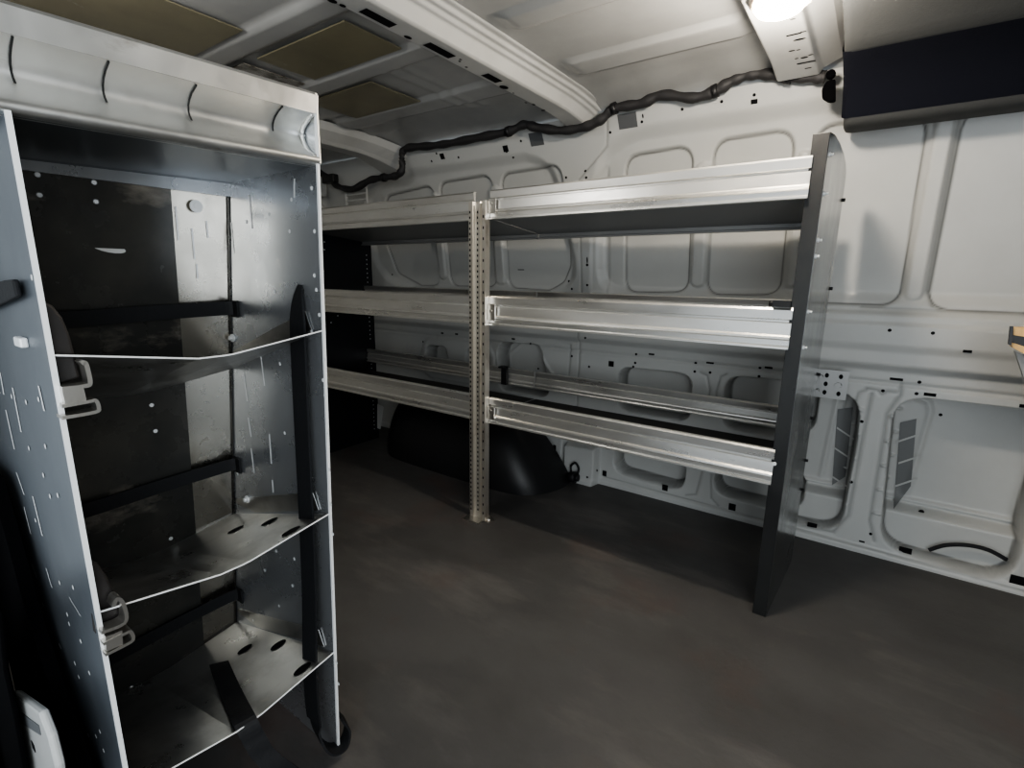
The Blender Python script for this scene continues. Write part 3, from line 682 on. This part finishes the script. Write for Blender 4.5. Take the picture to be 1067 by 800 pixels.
# long strap hanging down the far side panel and looping under its foot
def pr(x, z, dy): return Vector((x, yr(z)-dy, z))
path = [pr(-.800, .905, .003), pr(-.800, .86, .010), pr(-.796, .75, .014), pr(-.792, .60, .016), pr(-.788, .45, .018), pr(-.784, .32, .022), pr(-.778, .20, .030), pr(-.768, .10, .034), pr(-.756, .05, .030), pr(-.744, .022, .014), pr(-.738, .020, -.010), pr(-.742, .045, -.022), pr(-.748, .075, -.010)]
cp = curve(path, 6); n = len(cp)
wid = []
for i in range(n):
    t = i/(n-1); wd = .008+.034*min(1, t/.10) if t < .7 else .030
    wid.append(Vector((wd, .0 if t < .6 else -.010, 0)))
b = MB(); b.strip(cp, wid, .004); o = b.build('strap', 'webbing')
tag(o, 'long black webbing strap hanging down inside the rack, looping near the floor', 'strap')
def on_low_shelf(u, v):
    x = -.9
    for _ in range(60):
        p = at(u, v, 'x', x); t0 = (p.y-YL)/(yr(.22)-YL); zz = .225-.1*(XF-.002-p.x)/(XF-.002-xb(.125)-.006)-.023*min(1, min(t0/.44, (1-t0)/.44))+.005
        x -= (p.z-zz)*.9
        x = min(max(x, -1.09), -.70)
    return p
path = [at(224, 680, 'x', -1.095)]+[on_low_shelf(u, v) for u, v in ((230, 696), (237, 713), (246, 733), (255, 751))]
path += [at(266, 772, 'x', XF+.008), at(275, 786, 'x', XF+.016), at(292, 800, 'x', XF+.03), at(320, 818, 'x', XF+.045)]
b = MB(); b.strip(curve(path, 6), (.006, .032, 0), .004); o = b.build('strap', 'webbing')
tag(o, 'loose black strap draped over the bottom shelf of the narrow rack', 'strap')

# ------------------------------------------------------------------ small body details
# white pressed step end at the door sill
b = MB(); Yq = .098
q = [at(u, v, 'y', Yq) for u, v in ((8, 722), (14, 722), (40, 742), (50, 768), (58, 800), (64, 840), (30, 845), (20, 790))]
b.prism(q, (0, .010, 0)); o = b.build('sill_bracket', ['paint'], bevel=.004)
b = MB(); c = at(35, 778, 'y', Yq-.0005); b.box(c.x-.008, c.x+.006, Yq-.001, Yq-.0002, c.z-.006, c.z+.006); b.build('square_hole', 'hole', o)
p = [at(u, v, 'y', Yq-.001) for u, v in ((13, 736), (40, 756), (42, 766), (14, 748))]; b = MB(); b.prism(p, (0, .0008, 0)); b.build('slot', 'grey_plug', o)
tag(o, 'white painted steel sill bracket with a square hole at the lower left door edge', 'bracket')
b = MB(); p = [at(u, v, 'y', .085) for u, v in ((-20, 625), (-2, 640), (4, 700), (14, 745), (24, 800), (28, 830), (-20, 830))]; b.prism(p, (0, .006, 0)); o = b.build('door_seal', 'trim_shade_black', bevel=.003)
tag(o, 'black rubber door seal strip in front of the white sill bracket', 'seal')
# wiring harness along the roof rail
H = thing('wiring_harness', 'black taped wiring harness running along the top of the far wall', 'cable', (-1.3, 1.83, 1.46))
hp = [(330, 178), (343, 186), (352, 194), (368, 197), (385, 188), (400, 185), (413, 183), (419, 176), (419, 160), (426, 154), (448, 152), (470, 149), (500, 143), (530, 137), (546, 130), (560, 133), (585, 136), (610, 132), (627, 124), (640, 113), (668, 108), (690, 99), (722, 102), (745, 95), (762, 85), (780, 78), (800, 77), (822, 80), (845, 80), (860, 80)]
def hy(v, u):
    p = at(u, v, 'y', 1.8); return 1.825
pts = [at(u, v, 'y', hy(v, u)) for u, v in hp]
cp = curve(pts, 6); rad = [.0165+.002*math.sin(i*1.3)+.001*math.sin(i*.37) for i in range(len(cp))]
b = MB(); b.tube(cp, rad, 10); b.build('loom', 'harness', H)
for i in (5, 13, 19, 23, 27):
    p = pts[i]; b = MB(); t = (pts[i+1]-pts[i-1]).normalized(); b.cyl(p-t*.009, t, .0205, .018, 12); b.box(p.x-.006, p.x+.006, p.y, p.y+.02, p.z-.006, p.z+.006); b.build('clip', 'black_plastic', H)
b = MB(); p = at(344, 187, 'y', 1.82); b.box(p.x-.05, p.x+.05, p.y-.02, p.y+.02, p.z-.02, p.z+.025); b.build('connector', 'black_plastic', H, bevel=.006)
b = MB(); p = at(874, 96, 'y', 1.80)
q = [at(u, v, 'y', 1.80) for u, v in ((862, 86), (871, 84), (871, 107), (864, 108), (857, 104), (857, 94))]; b.prism(q, (0, -.02, 0)); b.cyl(at(866, 79, 'y', 1.80), (0, -1, 0), .012, .02, 12); b.build('connector', 'trim_shade_black', H, bevel=.004)
# plug hanging beside the wheel housing
b = MB(); p = at(597, 496, 'y', 1.93)
b.cyl(p+Vector((-.02, 0, -.008)), (1, .1, .15), .021, .034, 14, 0, .026); b.cyl(p+Vector((.012, 0, -.004)), (1, .1, .1), .016, .016, 12)
b.tube(curve([p+Vector((-.012, .005, .01)), p+Vector((-.014, .005, .045)), p+Vector((.006, .008, .062)), p+Vector((.022, .01, .04)), p+Vector((.02, .005, .012))], 6), .005, 8)
o = b.build('trailer_plug', 'rubber'); tag(o, 'black rubber plug hanging beside the wheel housing below the lowest shelf', 'plug')
# hose bowed in the big opening
b = MB(); pts = [at(u, v, 'y', 2.055) for u, v in ((968, 573), (985, 568), (1008, 568), (1030, 573), (1049, 583))]
b.tube(curve(pts, 8), .0065, 8); o = b.build('drain_hose', 'rubber'); tag(o, 'short black hose bowed inside the large lower wall opening at right', 'hose')
# ladder-like bracket at the rear corner
b = MB(); Yc = 1.87
a = at(362, 197, 'y', Yc); c = at(383, 214, 'y', Yc)
for t in (0, .33, .66, 1): z = c.z+(a.z-c.z)*t; b.box(a.x, c.x, Yc-.01, Yc, z-.005, z+.005)
b.box(a.x-.012, a.x, Yc-.012, Yc, c.z-.02, a.z+.02); b.box(c.x, c.x+.008, Yc-.01, Yc, c.z-.01, a.z+.01)
o = b.build('corner_bracket', 'paint', bevel=.002); tag(o, 'small white ladder-like bracket high in the rear corner under the harness', 'bracket')
# pale gusset behind the wheel housing
for pts, nm in (([(393, 421), (399, 424), (396, 447), (393, 446)], 'a'), ([(409, 425), (428, 428), (412, 447)], 'b')):
    b = MB(); b.prism([at(u, v, 'y', 1.80) for u, v in pts], (0, .004, 0)); o = b.build('gusset', 'paint')
    tag(o, 'narrow pale steel gusset beside the black end panel' if nm == 'a' else 'triangular pale steel gusset at the rear end of the wheel housing', 'gusset')

# roof damping pads
pads = [((-1.95, -1.455, .42, .808), 'olive_pad', 'brown damping pad on the roof behind the rack top, scuffed at its corner'),
        ((-1.60, -1.185, .925, 1.118), 'olive_pad', 'brown damping pad on the roof right beside the middle roof bow'),
        ((-1.83, -1.46, 1.235, 1.465), 'olive_pad', 'brown damping pad on the roof nearest the far rear corner'),
        ((-2.03, -1.665, .918, 1.125), 'foil_pad', 'scuffed silvery damping pad peeking over the rack top')]
for (x0, x1, y0, y1), m_, lab in pads:
    b = MB(); b.box(x0, x1, y0, y1, 1.549, 1.553); o = b.build('roof_pad', m_, bevel=.001); tag(o, lab, 'pad', 'damping pads on the roof')

# ceiling lamp
lc = at(813, 3, 'z', 1.478)
Lp = thing('ceiling_lamp', 'lit round warm-white ceiling lamp on the front roof bow', 'lamp', (lc.x, lc.y, 1.5))
def dome(c, r0, prof, n=24):
    b = MB(); vs = []; fs = []
    for rr, dz in prof:
        vs += [(c.x+r0*rr*math.cos(2*pi*k/n), c.y+r0*rr*math.sin(2*pi*k/n), c.z+dz) for k in range(n)]
    for i in range(len(prof)-1):
        for k in range(n): fs.append((i*n+k, i*n+(k+1) % n, (i+1)*n+(k+1) % n, (i+1)*n+k))
    b.add(vs, fs, 0, True); b.add(vs, [tuple(range((len(prof)-1)*n, len(prof)*n))], 0); return b
base = Vector((lc.x, lc.y+.012, 1.5))
dome(base, .062, [(1, 0), (1, -.012), (.92, -.018)]).build('base', 'lamp_base', Lp)
dome(Vector((lc.x, lc.y, 1.482)), .052, [(1, 0), (.96, -.010), (.82, -.019), (.5, -.026), (.15, -.028)]).build('lens', 'lens', Lp)

# black overhead headliner shelf at the front
K = thing('overhead_shelf', 'black fabric-covered overhead compartment across the upper right corner', 'overhead compartment', (.4, 1.7, 1.4))
ray = [((880, 131), 1.800), ((882, 124), 1.775), ((876, 112), 1.755), ((870, 90), 1.71), ((866, 70), 1.655), ((868, 42), 1.56)]
prof = [(1.90, 1.352), (1.83, 1.345), (1.795, 1.350), (1.775, 1.362), (1.755, 1.385), (1.70, 1.425), (1.63, 1.452), (1.55, 1.470), (1.50, 1.476)]
def kshape(profile, x0, x1, mn, nm):
    b = MB(); n = len(profile); st = [x0, x0+.006, x0+.018]+list(np.linspace(x0+.04, x1, 6)); vs = []
    for i, x in enumerate(st):
        k = (.012, .004, 0)[i] if i < 3 else 0
        for y, z in profile: vs.append((x, y+k, z+k*.6))
    fs = [(i*n+j, i*n+j+1, (i+1)*n+j+1, (i+1)*n+j) for i in range(len(st)-1) for j in range(n-1)]
    b.add(vs, fs, 0, True)
    b.add(vs[:n]+[(x0, profile[-1][0]+.01, 1.56), (x0, 1.92, 1.56)], [tuple(range(n+2))[::-1]], 0)
    return b.build(nm, mn, K)
x0 = -.135
kshape([(1.90, 1.352), (1.83, 1.345), (1.80, 1.347), (1.784, 1.356), (1.776, 1.368)], x0, 1.30, 'felt_trim', 'lower_trim')
kshape([(1.778, 1.364), (1.77, 1.372), (1.74, 1.400), (1.69, 1.434), (1.62, 1.455), (1.57, 1.463)], x0-.006, 1.30, 'felt', 'front_cover')
kshape([(1.575, 1.462), (1.56, 1.462), (1.52, 1.474), (1.44, 1.492), (1.34, 1.505), (1.25, 1.53), (1.24, 1.56)], x0-.002, 1.30, 'felt_trim', 'top_trim')

# plywood tray end at the right picture edge
Q = thing('plywood_tray', 'orange plywood tray end with a black edge strip at the far right', 'tray', (.32, 1.6, .62))
Yp = 1.62
P = lambda u, v, y=Yp: at(u, v, 'y', y)
b = MB(); b.prism([P(1056, 341), P(1240, 345), P(1240, 378), P(1056, 349)], (0, .03, .0)); b.build('board', 'wood', Q)
b = MB(); b.prism([P(1053, 357), P(1058, 358), P(1240, 418), P(1240, 446), P(1070, 370), P(1055, 362)], (0, .03, .0)); b.build('board', 'wood', Q)
b = MB(); b.prism([P(1053, 340, Yp-.004), P(1056, 340, Yp-.004), P(1054, 360, Yp-.004), P(1051, 359, Yp-.004)], (0, .012, 0)); b.prism([P(1055, 347, Yp+.01), P(1240, 378, Yp+.01), P(1240, 420, Yp+.01), P(1055, 360, Yp+.01)], (0, .015, 0)); b.build('edge_strip', 'black_plastic', Q)
b = MB(); b.prism([P(1058, 366, Yp+.02), P(1240, 440, Yp+.02), P(1240, 500, Yp+.02), P(1082, 440, Yp+.02)], (0, .02, 0)); b.box(.60, .64, 1.64, 1.70, 0, .78); b.build('support', 'grey_plastic', Q)

# ------------------------------------------------------------------ LIGHT
def lamp(name, kind, loc, energy, col, rot=None, size=None, sy=None):
    l = bpy.data.lights.new(name, kind); l.energy = energy; l.color = col
    o = bpy.data.objects.new(name, l); COL.objects.link(o); o.location = loc
    if kind == 'AREA':
        l.shape = 'RECTANGLE'; l.size = size; l.size_y = sy or size
    elif size: l.shadow_soft_size = size
    if rot: o.rotation_euler = rot
    return o
lamp('lamp_light', 'POINT', (lc.x, lc.y, 1.435), 13, (1, .90, .77), size=.028)
lamp('door_daylight', 'AREA', (.70, -.55, .95), 17, (.92, .97, 1.0), rot=(math.radians(90), 0, math.radians(60)), size=1.4, sy=1.3)
lamp('rear_fill_light', 'POINT', (-1.30, .28, 1.46), 4.5, (1, .98, .95), size=.05)  # added fill with no fixture, brightens the rear of the van
W = bpy.data.worlds.new('world'); scene.world = W; W.use_nodes = True
bg = W.node_tree.nodes['Background']; bg.inputs[0].default_value = (.85, .93, 1, 1); bg.inputs[1].default_value = .55

# ------------------------------------------------------------------ CAMERA
cam = bpy.data.cameras.new('camera'); co = bpy.data.objects.new('camera', cam); COL.objects.link(co)
cam.sensor_width = 36; cam.sensor_fit = 'HORIZONTAL'; cam.lens = F/1067*36; cam.clip_start = .01
Mx = Matrix(((ROT[0, 0], ROT[0, 2], -ROT[0, 1], CAM[0]), (ROT[1, 0], ROT[1, 2], -ROT[1, 1], CAM[1]), (ROT[2, 0], ROT[2, 2], -ROT[2, 1], CAM[2]), (0, 0, 0, 1)))
co.matrix_world = Mx
scene.camera = co
scene.view_settings.view_transform = 'AgX'
scene.view_settings.look = 'AgX - Medium High Contrast'
scene.view_settings.exposure = .64
